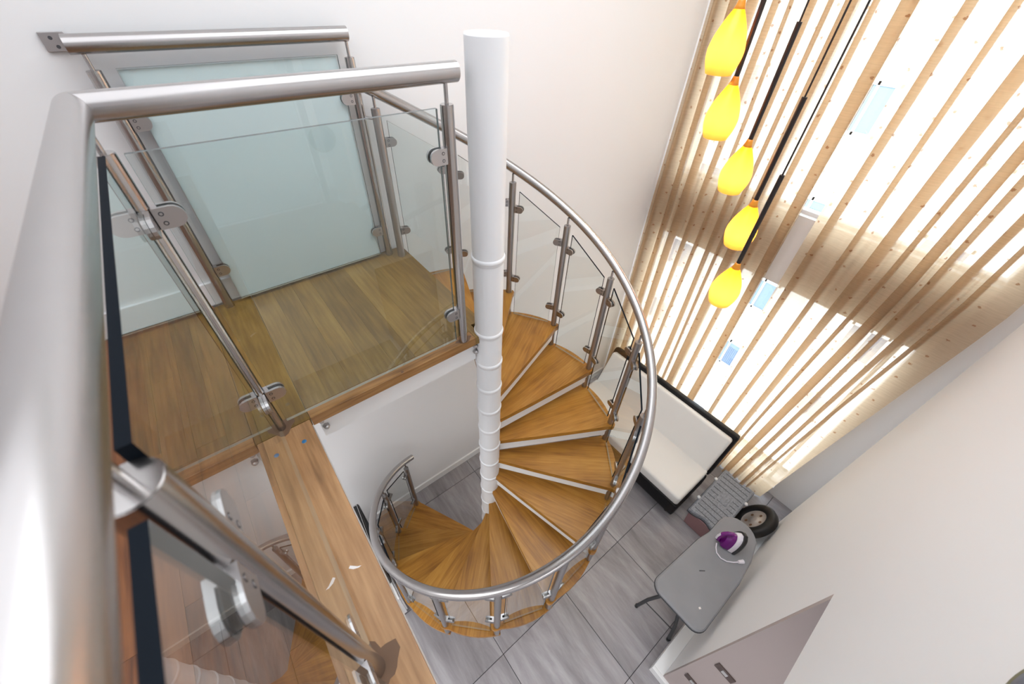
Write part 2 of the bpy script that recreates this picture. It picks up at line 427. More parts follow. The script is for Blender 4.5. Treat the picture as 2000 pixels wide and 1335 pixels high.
# upper floor: slab, planks, edge beam
sl = struct(MB().box((-2.5, -1.75, 2.47), (-.040, YB, 2.755)).build('floor_upper', M['white']), 'red brown plank floor of the gallery')
pk = random.Random(3)
x = -.192
while x > -2.4:
    y = -1.7 - pk.random() * .5
    while y < YB - .02:
        L_ = pk.choice((.45, .6, .75, .9)); y1 = min(y + L_, YB - .018)
        if y1 > -1.7 and y1 - y > .03:
            MB().box((x - .0892, max(y, -1.7), 2.755), (x, y1 - .0008, LZ)).build('plank', M['redfloor'], sl, origin=(x, y, LZ))
        y += L_
    x -= .090
eb = struct(MB().box((-.190, -1.65, 2.742), (-.037, 1.07, 2.7555)).build('trim_1', M['white']), 'pale brown wooden edge beam along the gallery')
for y0, y1 in ((-1.65, -.62), (-.619, 1.068)):
    MB().box((-.190, y0, 2.7555), (-.036, y1, LZ), bev=.0025).build('board', M['beam'], eb, origin=(-.1, y0, LZ))
MB().box((-.190, 1.0695, 2.7555), (-.0325, YB - .03, LZ), bev=.0015).build('board', M['landing'], eb, origin=(-.1, 1.07, LZ))
# marks in the beam: plug, chip
MB().lathe([(.0, .0012), (.006, .001), (.008, .0)], 12, mat=Matrix.Translation((-.078, .987, LZ))).build('plug', M['blue'], eb)
cm = MB(); cm.prism([(-.104, .518), (-.095, .509), (-.082, .504), (-.074, .505), (-.083, .509), (-.092, .517), (-.099, .523)], LZ - .0003, LZ + .0006)
cm.build('chipped_mark', M['chip'], eb)
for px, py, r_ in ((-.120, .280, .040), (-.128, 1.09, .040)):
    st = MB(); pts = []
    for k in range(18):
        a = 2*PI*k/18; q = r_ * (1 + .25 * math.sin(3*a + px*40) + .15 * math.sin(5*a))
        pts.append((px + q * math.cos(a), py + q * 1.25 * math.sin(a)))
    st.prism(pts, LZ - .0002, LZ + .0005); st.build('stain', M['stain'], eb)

# ------------------------------------------------------------------ shared railing pieces
PR = .0195
def clamp_mesh(L_=.056, H=.047, T=.030, gap=.0125, m0='clamp'):
    """local: +x away from the post, z up, y across the glass"""
    mb = MB()
    def D(y0, y1, x0, x1):
        poly = [(x0, -H/2)]; r = H/2
        xc = x1 - r
        for k in range(9):
            a = -PI/2 + PI*k/8; poly.append((xc + r*math.cos(a), r*math.sin(a)))
        poly.append((x0, H/2))
        mt = Matrix(((1,0,0,0),(0,0,-1,0),(0,1,0,0),(0,0,0,1)))   # (x, y, z) -> (x, -z, y)
        mb.prism(poly, y0, y1, 0, mat=mt)
    D(-T/2, -gap/2, 0, L_); D(gap/2, T/2, 0, L_)
    mb.box((-.004, -gap/2, -H/2), (.013, gap/2, H/2))
    # black gasket showing between the two plates
    mt = Matrix(((1,0,0,0),(0,0,-1,0),(0,1,0,0),(0,0,0,1)))
    r = H/2 - .003; poly = [(.013, -r)]
    for k in range(9):
        a = -PI/2 + PI*k/8; poly.append((L_ - .004 - r + r*math.cos(a), r*math.sin(a)))
    poly.append((.013, r))
    mb.prism(poly, -gap/2 + .0001, -gap/2 + .0028, 1, mat=mt); mb.prism(poly, gap/2 - .0028, gap/2 - .0001, 1, mat=mt)
    for sy in (-1, 1):
        for sz in (-1, 1):
            y0 = sy * T/2; 
            mb.cyl((.014, y0 - sy*.001, sz*.0105), (.014, y0 + sy*.0004, sz*.0105), .0052, n=12, mi=2)
            mb.cyl((.014, y0, sz*.0105), (.014, y0 + sy*.0008, sz*.0105), .0030, n=8, mi=0)
    return mb.mesh('clamp', [M[m0], M['gasket'], M['screw']])
CLAMP = clamp_mesh()
CLAMP_S = clamp_mesh(.052, .037, .027, .0105, 'clamp_dark')
def post(parent, x, y, z0, ztop, zrail, clamps, cm=None, name='post', PR=.0195):
    """clamps: list of (z, azimuth)"""
    mb = MB().cyl((x, y, z0), (x, y, ztop), PR, n=28)
    mb.cyl((x, y, ztop), (x, y, ztop + .0015), PR - .0015, n=28)
    p = mb.build(name, M['post'] if cm else M['post_bright'], parent, origin=(x, y, z0))
    MB().cyl((x, y, ztop), (x, y, zrail), .0060, n=12).build('spacer_rod', M['steel'], p)
    for z, a in clamps:
        inst('clamp', cm or CLAMP, p, (x + math.cos(a) * (PR - .002), y + math.sin(a) * (PR - .002), z), a)
    return p
def sheet(name, parent, quad, t, mats, edge_mi=1):
    """flat pane from four world corners (counter-clockwise), thickness t; faces 0, edges edge_mi"""
    q = [Vector(p) for p in quad]; nrm = (q[1] - q[0]).cross(q[3] - q[0]).normalized() * t / 2
    A = [p - nrm for p in q]; B = [p + nrm for p in q]
    mb = MB(); n = len(q)
    mb.add(A, [tuple(reversed(range(n)))], 0); mb.add(B, [tuple(range(n))], 0)
    for i in range(n):      # edge 0 is the foot of the pane, its highlight painted as a paler colour
        mb.add([A[i], A[(i+1) % n], B[(i+1) % n], B[i]], [(0, 1, 2, 3)], 2 if i == 0 else edge_mi)
    return mb.build(name, list(mats) + [M['edge_glint']], parent)

# ------------------------------------------------------------------ spiral staircase
SX, SY = .766, 1.083
RT = .812; RP = .797; RISE = .186; A2 = 19.88; DA = 23.93
def ang(k): return rad(A2 - DA * (k - 2))
def zt(k): return LZ - RISE * (k + 1)
def zrail(th): return 3.593 - 2.849 * (rad(91) - th) / (2 * PI)
st = thing('spiral_staircase', 'spiral staircase with white column, golden brown treads, glass panels and steel handrail', 'staircase', (SX, SY, 0))
ct = LZ + 1.080
mb = MB().cyl((SX, SY, 0), (SX, SY, ct - .006), .0625, n=48, caps=False)
mb.lathe([(.0625, ct - .006), (.0605, ct - .001), (.055, ct), (.0135, ct), (.012, ct - .004), (0, ct - .004)], 48, mat=Matrix.Translation((SX, SY, 0)))
mb.build('central_column', M['column'], st)
def collar(z):
    p = [(.0622, z + .012), (.0655, z + .009), (.0672, z + .003), (.0672, z - .002), (.0655, z - .007), (.0640, z - .010), (.0650, z - .016), (.0622, z - .019)]
    mb = MB().lathe(p, 48); return mb
cme = collar(0).mesh('collar', M['column'])
for z in [LZ + .384, LZ] + [zt(k) - .012 for k in range(0, 14)]:
    inst('collar', cme, st, (SX, SY, z))
# one tread, copied fourteen times: wedge with a rounded lug at the post
def tread_meshes():
    h = rad(DA) / 2; back = h + rad(2.6)
    poly = [(.058, -.024)]
    nose = -h
    # straight nosing slightly ahead of the radius
    for r_ in (.30, .55, .775):
        poly.append((r_ * math.cos(nose) + .016 * math.sin(nose), r_ * math.sin(nose) - .016 * math.cos(nose)))
    c = Vector((.797 * math.cos(nose + rad(.3)), .797 * math.sin(nose + rad(.3))))
    for k in range(6):
        a = nose - rad(80) + rad(100) * k / 5
        poly.append((c.x + .026 * math.cos(a), c.y + .026 * math.sin(a)))
    for k in range(1, 9):
        a = nose + (back - nose) * k / 8; rb = RT + .010 * math.sin(PI * min(1, k / 8)); poly.append((rb * math.cos(a), rb * math.sin(a)))
    poly.append((.058 * math.cos(.9), .058 * math.sin(.9) ))
    n = len(poly); mb = MB()
    # softened top edge
    cx = sum(p[0] for p in poly) / n; cy = sum(p[1] for p in poly) / n
    inn = [(p[0] + (cx - p[0]) * .010, p[1] + (cy - p[1]) * .010) for p in poly]
    lv = [[(p[0], p[1], -.034) for p in poly], [(p[0], p[1], -.003) for p in poly], [(p[0], p[1], 0) for p in inn]]
    vs = lv[0] + lv[1] + lv[2]; fs = []
    for L_ in range(2):
        for i in range(n): fs.append((L_*n + i, L_*n + (i+1) % n, (L_+1)*n + (i+1) % n, (L_+1)*n + i))
    fs.append(tuple(range(2*n, 3*n))); fs.append(tuple(reversed(range(n))))
    mb.add(vs, fs)
    wood_me = mb.mesh('tread', M['tread'])
    # white steel tray under the wood
    s = MB(); tr = []
    for r_ in (.06, .775): tr.append((r_ * math.cos(nose) - .006 * math.sin(nose) * -1, r_ * math.sin(nose) - .004 * math.cos(nose)))
    for k in range(0, 6):
        a = nose + rad(1.5) + (h - nose - rad(1.5)) * k / 5; tr.append((.79 * math.cos(a), .79 * math.sin(a)))
    tr.append((.06 * math.cos(.6), .06 * math.sin(.6)))
    s.prism(tr, -.066, -.0345)
    e = Vector((math.cos(nose), math.sin(nose))); p_ = Vector((-math.sin(nose), math.cos(nose))) * .004
    a_, b_ = e * .066, e * .772
    s.prism([a_, b_, b_ + p_, a_ + p_], -.118, -.0345)
    return wood_me, s.mesh('tread_support', M['white'])
TW, TS = tread_meshes()
for k in range(0, 14):
    a = ang(k) + rad(DA) / 2
    t = inst('tread', TW, st, (SX, SY, zt(k)), a)
    s = bpy.data.objects.new('tread_support', TS); col.objects.link(s); s.parent = t
# handrail helix
th0, th1 = rad(96), rad(-249.5)
pts = []
N = 150
for i in range(N + 1):
    th = th0 + (th1 - th0) * i / N
    pts.append((SX + .812 * math.cos(th), SY + .812 * math.sin(th), zrail(th)))
hr = MB().tube(pts, .0232, 20).build('handrail', M['steel'], st)
# posts and flat panes between them
PP = {}
for k in range(-1, 14):
    a = ang(k) + rad(1.0); x, y = SX + RP * math.cos(a), SY + RP * math.sin(a)
    PP[k] = (x, y)
for k in range(-1, 14):
    x, y = PP[k]; zr = zrail(ang(k)); z = zt(k)
    z0 = zt(k + 1) if k < 13 else z
    cl = []
    def az(j): return math.atan2(PP[j][1] - y, PP[j][0] - x)
    if k - 1 in PP: cl += [(z + .622, az(k - 1)), (z + .148, az(k - 1))]
    if k + 1 in PP: cl += [(z + .610 - .022, az(k + 1)), (z + .135 - .02, az(k + 1))]
    if k == -1: cl = [(z + .600, az(0)), (z + .150, az(0))]
    post(st, x, y, max(z0, 0), zr - .062, zr - .015, cl, CLAMP_S)
    if k + 1 in PP:
        p0 = Vector((x, y)); p1 = Vector(PP[k + 1]); d = (p1 - p0).normalized(); g = PR + .022
        q0 = p0 + d * g; q1 = p1 - d * g
        zb = zt(k + 1) + .012
        sheet('glass_panel', st, [(q0.x, q0.y, zb), (q1.x, q1.y, zb), (q1.x, q1.y, zt(k + 1) + .715), (q0.x, q0.y, z + .690)], .009, [M['glass_thin'], M['edge']])

# ------------------------------------------------------------------ landing platform
ld = thing('stair_landing', 'square wooden landing at the head of the spiral stair beside the white column', 'landing', (.37, 1.5, 2.6))
x0, x1, y0, y1 = -.0315, .775, 1.07, 1.975
cut = 9; wdt = (x1 - x0) / cut
for i in range(cut):
    a = x0 + wdt * i; b = a + wdt - .0005
    yy = y0
    mb = MB()
    if b > .715:      # last boards give way to the column
        if a < .715: mb.box((a, y0, 2.752), (.716, y1, LZ)); mb.box((.716, 1.155, 2.752), (b, y1, LZ))
        else: mb.box((a, 1.155, 2.752), (b, y1, LZ))
    else: mb.box((a, y0 + .052, 2.752), (b, y1, LZ))
    mb.build('plank', M['landing'], ld, origin=(a, y0, LZ))
# lipping board along the front edge, outside the glass
M['lip'] = wood('lipping_wood', (.17, .075, .018), (.33, .165, .052), (.46, .25, .095), 'x', .36, contrast=(.43, .535, .64))
bx = (x1 - x0) / 9
MB().box((x0, y0, 2.750), (x0 + wdt * 8 - .0005, y0 + .0512, LZ), bev=.002).build('lipping', M['lip'], ld, origin=(0, y0, LZ))
fr = MB().box((-.012, 1.098, 2.628), (.700, 1.150, 2.7515)).box((.690, 1.160, 2.628), (.760, 1.97, 2.7515)).box((-.012, 1.93, 2.628), (.70, 1.975, 2.7515))
fr.build('steel_frame', M['white'], ld)
for bxp, bz in ((-.004, 2.735), (.004, 2.690), (.694, 2.725), (.696, 2.685)):
    mb = MB().cyl((bxp, 1.0985, bz), (bxp, 1.088, bz), .0125, n=6)
    mb.lathe([(.010, 0), (.009, .006), (.005, .010), (0, .0115)], 12, mat=Matrix.Translation((bxp, 1.088, bz)) @ Matrix.Rotation(PI/2, 4, 'X'))
    mb.build('dome_nut', M['clamp'], ld)
# worn dark patch and knot on the lipping
MB().lathe([(0, .0008), (.004, .0006), (.006, 0)], 12, mat=Matrix.Translation((.333, 1.078, LZ))).build('knot', M['stain'], ld)
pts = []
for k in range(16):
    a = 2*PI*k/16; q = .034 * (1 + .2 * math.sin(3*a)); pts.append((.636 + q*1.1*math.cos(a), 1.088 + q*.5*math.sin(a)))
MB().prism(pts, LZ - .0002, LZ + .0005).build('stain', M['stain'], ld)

# ------------------------------------------------------------------ gallery railing (front + left)
XL = -.128; YF = 1.09; ZR = 3.792; RR = .0255
gr = thing('gallery_railing', 'steel and glass railing with thick handrail along the front and left of the landing', 'railing', (XL, YF, LZ))
# two tubes meeting in a mitre
def mitred():
    mb = MB(); n = 36
    A, B, Cc = [], [], []
    for k in range(n):
        a = 2*PI*k/n; u, z = RR * math.cos(a), RR * math.sin(a)
        A.append((XL + u, -1.62, ZR + z)); B.append((XL + u, YF + u * -1 * -1 if False else YF - u * -1, ZR + z)); Cc.append((.667, YF + u, ZR + z))
    # mitre plane through the corner: points with (x-XL) = (y-YF)
    side = MB().add(A + B, [(k, n + k, n + (k+1) % n, (k+1) % n) for k in range(n)], 0, True)
    side.add(A, [tuple(range(n))])
    B2 = [(XL + c[1] - YF, c[1], c[2]) for c in Cc]
    front = MB().add(B2 + Cc, [(k, n + k, n + (k+1) % n, (k+1) % n) for k in range(n)], 0, True)
    front.add(Cc, [tuple(reversed(range(n)))])
    return side, front
s_, f_ = mitred()
s_.build('side_handrail', M['steel'], gr); f_.build('front_handrail', M['steel'], gr)
ZP = LZ + .920
post(gr, .632, YF, LZ, ZP, ZR - .02, [(LZ + .787, PI), (LZ + .167, PI)])
post(gr, XL, YF, LZ, ZP, ZR - .02, [(LZ + .785, 0), (LZ + .172, 0), (LZ + .785, -PI/2), (LZ + .172, -PI/2)])
post(gr, XL - .007, .279, LZ, LZ + .908, ZR - .02, [(LZ + .75, PI/2), (LZ + .172, PI/2), (LZ + .75, -PI/2), (LZ + .172, -PI/2)], PR=.0245)
post(gr, XL, -.60, LZ, LZ + .888, ZR - .02, [(LZ + .75, PI/2), (LZ + .172, PI/2)])
gm = [M['glass'], M['edge_light']]
gm2 = [M['glass'], M['edge']]
sheet('front_glass', gr, [(-.098, YF, LZ + .024), (.598, YF, LZ + .024), (.598, YF, LZ + .915), (-.098, YF, LZ + .915)], .011, gm)
sheet('side_glass', gr, [(XL, .303, LZ + .022), (XL, 1.055, LZ + .022), (XL, 1.055, LZ + .925), (XL, .303, LZ + .925)], .0115, gm2)
sheet('side_glass', gr, [(XL, -.57, LZ + .022), (XL, .236, LZ + .022), (XL, .236, LZ + .915), (XL, -.57, LZ + .915)], .0115, gm2)

# ------------------------------------------------------------------ wall railing at the back
YK = 1.934
wl = thing('wall_railing', 'steel handrail on two posts with a frosted panel against the white back wall', 'railing', (.28, YK, LZ))
zk = LZ + 1.0
MB().cyl((-.158, YK, zk), (.688, YK, zk), .0255, n=32).build('handrail', M['steel'], wl)
fp = MB().box((-.208, YB - .010, zk - .022), (-.150, YB - .0005, zk + .026), bev=.001)
for px, pz in ((-.185, zk + .012), (-.178, zk - .010)):
    fp.cyl((px, YB - .010, pz), (px, YB - .0112, pz), .0050, n=12, mi=1)
fp.box((-.158, YK, zk - .018), (-.150, YB - .001, zk + .018))
fp.build('wall_flange', [M['clamp'], M['screw']], wl)
post(wl, XL, YK, LZ, LZ + .932, zk - .02, [(LZ + .187, 0), (LZ + .78, 0)])
bp = post(wl, .680, YK, LZ, LZ + .922, zk - .02, [(LZ + .155, PI), (LZ + .78, PI)])
MB().cyl((.69, YK - .002, LZ + .70), (PP[-1][0], PP[-1][1], LZ + .70), .006, n=12).build('tie_bar', M['steel'], bp)
sheet('glass_panel', wl, [(-.072, YK, LZ + .020), (.632, YK, LZ + .020), (.632, YK, LZ + .935), (-.072, YK, LZ + .935)], .010, [M['glass'], M['edge_light']])
MB().box((-.070, YK + .0065, LZ + .022), (.628, YK + .0115, LZ + .930)).build('frosted_panel', M['frost'], wl)

# ------------------------------------------------------------------ pendants
def pendant(x, y, ztop, label):
    """ztop: top of the glass"""
    r = thing('pendant_lamp', label, 'lamp', (x, y, ztop - .24), 'amber pendant lamps hanging in a cluster')
    prof = [(.013, .24), (.016, .228), (.024, .212), (.036, .190), (.050, .162), (.062, .132), (.070, .100), (.072, .080), (.070, .055), (.064, .030), (.056, .008), (.053, 0)]
    # smooth it
    out = []
    for i in range(len(prof) - 1):
        for k in range(4):
            t = k / 4; p0 = prof[max(i-1, 0)]; p1 = prof[i]; p2 = prof[i+1]; p3 = prof[min(i+2, len(prof)-1)]
            out.append(tuple(.5 * ((2*p1[j]) + (-p0[j]+p2[j])*t + (2*p0[j]-5*p1[j]+4*p2[j]-p3[j])*t*t + (-p0[j]+3*p1[j]-3*p2[j]+p3[j])*t**3) for j in (0, 1)))
    out.append(prof[-1])
    z = ztop - .24
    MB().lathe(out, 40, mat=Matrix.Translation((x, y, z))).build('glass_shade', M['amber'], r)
    MB().lathe([(0, .250), (.0125, .250), (.0150, .240), (.0180, .2285), (.0215, .2195), (.0205, .218), (.0, .222)], 24, mat=Matrix.Translation((x, y, z))).build('neck', M['amber_dark'], r)
    MB().cyl((x, y, ztop + .010), (x, y, ztop + .445), .0105, n=16).build('rod', M['rod'], r)
    MB().cyl((x, y, ztop + .440), (x, y, ZC - .03), .0038, n=8).build('cord', M['rod'], r)
    MB().lathe([(0, .03), (.036, .028), (.040, 0), (0, 0)], 24, mat=Matrix.Translation((x, y, ZC - .03))).build('ceiling_rose', M['rod'], r)
    b = MB().lathe([(0, .060), (.010, .062), (.018, .075), (.021, .092), (.017, .110), (.010, .125), (.010, .20), (0, .20)], 16, mat=Matrix.Translation((x, y, z)))
    b.build('bulb', M['rod'] if False else M['bulb'], r)
    return r
LAMPS = [(1.948, 1.023, 3.940, 'highest amber glass pendant lamp, at the top edge of the photo'),
         (2.027, .977, 3.684, 'second highest of the five amber pendant lamps, just under the highest'),
         (2.125, .852, 3.443, 'middle one of the five amber pendant lamps, ending just above the tan curtain band'),
         (2.087, .697, 3.214, 'second lowest amber pendant lamp, in front of the tan curtain band'),
         (1.960, .600, 2.954, 'lowest of the five amber pendant lamps, hanging below the tan curtain band')]
for a in LAMPS: pendant(*a)

# ------------------------------------------------------------------ curtains
def lerp(a, b, t): return a + (b - a) * t
def curtain(label, y_left, y_right, seed, folds, z0=.012, z1=5.25, flat_to=1.0):
    """y_left/y_right: functions of z. Fabric folded back on itself at each fold."""
    rnd = random.Random(seed)
    path = []          # (s in 0..1 across, x offset)
    ws = [rnd.uniform(.45, 1.7) for _ in range(folds)]; tot = sum(ws); s = 0
    for i in range(folds):
        wd = ws[i] / tot; fw = min(wd * rnd.uniform(.20, .5), .075); dp = rnd.uniform(.022, .040)
        a = s + wd * rnd.uniform(.40, .52); b1 = rnd.uniform(-.018, .010)
        # flat run with a gentle bow, then forward, back and forward again
        seg = [(s, 0), (s + (a - s) * .3, b1 * .8), (s + (a - s) * .65, b1), (a, .002), (a + fw * .5, -dp * .25), (a + fw * .93, -dp * .45), (a + fw, -dp * .6), (a + fw * .93, -dp * .75),
               (a + fw * .5, -dp * .95), (a + fw * .07, -dp * 1.1), (a, -dp * 1.25), (a + fw * .07, -dp * 1.4), (a + fw * .5, -dp * 1.45), (a + fw * 1.0, -dp * 1.2), (min(a + fw * 1.35, s + wd * .97), -dp * .45)]
        path += seg; s += wd
    path = [(p_[0] * flat_to, p_[1]) for p_ in path]
    path += [(lerp(flat_to, 1, .3), -.006), (lerp(flat_to, 1, .65), -.012), (1.0, 0)]
    nz_ = 28; ph1 = rnd.uniform(0, 6); vs = []; uvs = []
    # arc length
    ul = [0]
    for i in range(1, len(path)):
        ul.append(ul[-1] + math.hypot((path[i][0] - path[i-1][0]) * (y_left(2) - y_right(2)), path[i][1] - path[i-1][1]))
    for j in range(nz_ + 1):
        z = z0 + (z1 - z0) * j / nz_
        L_, R_ = y_left(z), y_right(z)
        flare = 1 + .5 * max(0, (1.2 - z) / 1.2)
        for i, (s, dx) in enumerate(path):
            wob = .010 * math.sin(s * 17 + z * 1.1 + ph1) * min(1, s * 8) * min(1, (1 - s) * 8)
            vs.append((3.335 + dx * flare + .008 * math.sin(s * 31 + z * 2.0), L_ + (R_ - L_) * min(1, max(0, s)) + wob, z))
            uvs.append((ul[i], z))
    n = len(path); fs = [(j*n + i, j*n + i + 1, (j+1)*n + i + 1, (j+1)*n + i) for j in range(nz_) for i in range(n - 1)]
    root = thing('curtain', label, 'curtain', (3.335, (y_left(0) + y_right(0)) / 2, 0), None)
    mb = MB().add(vs, fs, 0, True)
    o = mb.build('fabric', M['curtain'], root)
    ul_ = o.data.uv_layers.new(name='UVMap')
    flat = []
    for f in fs:
        for idx in f: flat += uvs[idx]
    ul_.data.foreach_set('uv', flat)
    MB().cyl((3.335, y_left(5) , 5.26), (3.335, y_right(5), 5.26), .012, n=12).build('curtain_rail', M['white'], root)
    return root
def lerp(a, b, t): return a + (b - a) * t
curtain('left sheer beige curtain, from the back wall to the narrow gap behind the lamps', lambda z: 1.985, lambda z: .790, 11, 10)
curtain('right sheer beige curtain, from the narrow gap to the right wall corner', lambda z: .66 + .006 * z, lambda z: -.235 - .20 * min(1, z / 2.6), 23, 8, flat_to=.86)

# ------------------------------------------------------------------ sofa
sf = thing('sofa', 'low white leather sofa bed with black piping under the window', 'sofa', (2.7, .97, 0))
ya, yb = .225, 1.74
MB().box((2.36, ya + .01, .13), (2.90, yb - .01, .235), bev=.015).build('base_frame', M['sofa_black'], sf)
mb = MB().box((2.316, ya - .008, .135), (2.865, yb + .008, .315), bev=.024); mb.build('seat_border', M['sofa_black'], sf)
def cushion(x0, x1, y0, y1, z0, z1, name, mat4=None):
    bm = bmesh.new(); bmesh.ops.create_cube(bm, size=1)
    for v in bm.verts: v.co = Vector((lerp(x0, x1, v.co.x + .5), lerp(y0, y1, v.co.y + .5), lerp(z0, z1, v.co.z + .5)))
    bmesh.ops.bevel(bm, geom=bm.edges[:], offset=.028, segments=4, profile=.5, affect='EDGES')
    bmesh.ops.recalc_face_normals(bm, faces=bm.faces[:])
    bm.verts.index_update()
    vs = [(mat4 @ v.co) if mat4 else v.co.copy() for v in bm.verts]; fs = [[v.index for v in f.verts] for f in bm.faces]; bm.free()
    return MB().add(vs, fs, 0, True).build(name, M['sofa_white'], sf)
cushion(2.338, 2.835, ya + .008, yb - .008, .275, .425, 'seat_cushion')
# back: hinged at the seat's rear edge, leaning
tilt = Matrix.Translation((2.835, 0, .40)) @ Matrix.Rotation(rad(25), 4, 'Y')
cushion(-.035, .075, ya + .018, yb - .018, -.02, .425, 'back_cushion', tilt)
bk = MB().box((.028, ya - .012, -.06), (.125, yb + .012, .468), mat=tilt, bev=.028)
bk.build('back_border', M['sofa_black'], sf)
for lx, ly in ((2.42, ya + .07), (2.42, yb - .07), (2.82, ya + .07), (2.82, yb - .07)):
    MB().cyl((lx, ly, 0), (lx, ly, .135), .022, .028, n=16).build('leg', M['sofa_black'], sf)
MB().cyl((2.50, ya + .035, .02), (2.50, ya + .13, .02), .02, n=14).build('caster', M['rubber'], sf)

# ------------------------------------------------------------------ storage box
bxr = thing('storage_box', 'dusty pink storage box with a grey ribbed lid beside the sofa', 'box', (2.76, -.02, 0))
mb = MB()
lo = [(2.465, -.145), (3.09, -.145), (3.09, .115), (2.465, .115)]; hi = [(2.455, -.155), (3.10, -.155), (3.10, .128), (2.455, .128)]
mb.add([(*p, .0) for p in lo] + [(*p, .225) for p in hi], [(3,2,1,0), (0,1,5,4), (1,2,6,5), (2,3,7,6), (3,0,4,7), (4,5,6,7)])
mb.build('tub', M['tub'], bxr)
def lid_poly(g):
    p = []
    for k in range(13):           # near end, wavy
        t = k / 12; y = lerp(.145 + g, -.170 - g, t); p.append((2.440 - g + .022 * math.sin(t * PI) - .010 * math.sin(t * 3 * PI), y))
    for k in range(13):
        t = k / 12; y = lerp(-.170 - g, .145 + g, t); p.append((3.115 + g - .022 * math.sin(t * PI) + .010 * math.sin(t * 3 * PI), y))
    return p
MB().prism(lid_poly(.004), .222, .238).build('lid_rim', M['groove'], bxr)
mb = MB(); pl = lid_poly(0); pl2 = lid_poly(-.012); n = len(pl)
mb.add([(*p, .236) for p in pl] + [(*p, .262) for p in pl] + [(*p, .275) for p in pl2], [tuple(reversed(range(n)))] + [(L_*n + i, L_*n + (i+1) % n, (L_+1)*n + (i+1) % n, (L_+1)*n + i) for L_ in (0, 1) for i in range(n)] + [tuple(range(2*n, 3*n))])
lid = mb.build('lid', M['lid'], bxr)
for i in range(11):
    gx = 2.50 + .0565 * i
    if 4 <= i <= 6:
        rib = MB().box((gx - .003, (.04), .2735), (gx + .003, .118, .2762)).box((gx - .003, -.145, .2735), (gx + .003, -.08, .2762))
    else: rib = MB().box((gx - .003, -.145, .2735), (gx + .003, .118, .2762))
    rib.build('groove', M['groove'], lid)
MB().box((2.735, -.062, .270), (2.825, .025, .281), bev=.004).build('handle_pad', M['lid'], lid)
for cx_, cy_ in ((2.62, .148), (2.93, .148), (2.62, -.173), (2.93, -.173)):
    MB().lathe([(0, .022), (.014, .020), (.017, .012), (.017, 0), (0, 0)], 16, mat=Matrix.Translation((cx_, cy_, .258))).build('clip', M['clipw'], bxr)

# ------------------------------------------------------------------ wheel leaning by the wall
wc = Vector((2.90, -.312, .192))
wh = thing('spare_wheel', 'black tyre with a pale hub leaning by the right wall behind the ironing board', 'wheel', (wc.x, wc.y, 0))
axis = Vector((-.05, .80, .60)).normalized()
mt = Matrix.Translation(wc) @ axis.to_track_quat('Z', 'Y').to_matrix().to_4x4() @ Matrix.Diagonal((.95, .95, .60, 1.0))
prof = [(.125, .045), (.140, .062), (.165, .070), (.190, .068), (.208, .055), (.214, .03), (.214, -.03), (.208, -.055), (.190, -.068), (.165, -.070), (.14, -.062), (.125, -.045), (.120, 0), (.125, .045)]
MB().lathe(prof, 40, mat=mt).build('tyre', M['rubber'], wh)
MB().lathe([(.126, .040), (.115, .030), (.05, .020), (.045, .034), (.02, .036), (0, .036)], 32, mat=mt).build('hub', M['hub'], wh)
for k in range(5):
    a = 2*PI*k/5
    MB().cyl(mt @ Vector((.078*math.cos(a), .078*math.sin(a), .02)), mt @ Vector((.078*math.cos(a), .078*math.sin(a), .028)), .014, n=12).build('hub_slot', M['stain'], wh)

# ------------------------------------------------------------------ ironing board
ib = thing('ironing_board', 'grey ironing board on dark tube legs along the right wall', 'ironing board', (1.85, -.22, 0))
zb = .75
def board_poly(g):
    p = []
    # wide end (towards -x) with rounded corners, tapering to a round nose
    def arc(cx_, cy_, r_, a0, a1, n):
        for k in range(n + 1):
            a = rad(lerp(a0, a1, k / n)); p.append((cx_ + (r_ + g) * math.cos(a), cy_ + (r_ + g) * math.sin(a)))
    arc(1.500, -.350, .075, 270, 180, 6)
    arc(1.500, -.105, .080, 180, 90, 6)
    p.append((1.98, -.060 + g)); p.append((2.10, -.085 + g))
    arc(2.245, -.235, .150, 85, -60, 10)
    p.append((2.16, -.405 - g)); p.append((1.95, -.425 - g))
    return list(reversed(p))
po = board_poly(0); po2 = board_poly(-.010); n = len(po)
mb = MB()
mb.add([(*p, zb - .03) for p in po] + [(*p, zb - .008) for p in po] + [(*p, zb) for p in po2], [tuple(reversed(range(n)))] + [(L_*n + i, L_*n + (i+1) % n, (L_+1)*n + (i+1) % n, (L_+1)*n + i) for L_ in (0, 1) for i in range(n)] + [tuple(range(2*n, 3*n))])
mb.build('padded_top', M['board'], ib)
MB().prism(board_poly(.004), zb - .036, zb - .024).build('edge_trim', M['board_edge'], ib)
# tube legs: a splayed pair of feet at each end
lg = MB()
lg.tube([(1.504, -.056, .012), (1.56, -.085, .16), (1.615, -.13, .28), (1.72, -.165, .42), (2.02, -.20, .70)], 0.0138, 12)
lg.build('leg', M['legs'], ib)
lg = MB().tube([(1.526, -.365, .012), (1.585, -.335, .16), (1.63, -.29, .28), (1.72, -.265, .42), (2.02, -.24, .70)], 0.0138, 12); lg.build('leg', M['legs'], ib)
MB().tube([(1.548, -.08, .11), (1.567, -.343, .11)], .005, 8).build('crossbar', M['legs'], ib)
MB().tube([(2.13, -.075, .012), (2.10, -.14, .08), (2.0, -.19, .22), (1.60, -.20, .70)], 0.0138, 12).build('leg', M['legs'], ib)
MB().tube([(2.13, -.375, .012), (2.10, -.31, .08), (2.0, -.24, .22), (1.60, -.225, .70)], 0.0138, 12).build('leg', M['legs'], ib)
for p in ((1.504, -.056), (1.526, -.365), (2.13, -.075), (2.13, -.375)):
    MB().cyl((p[0], p[1], 0), (p[0], p[1], .028), .0155, n=12).build('foot_cap', M['black'], ib)
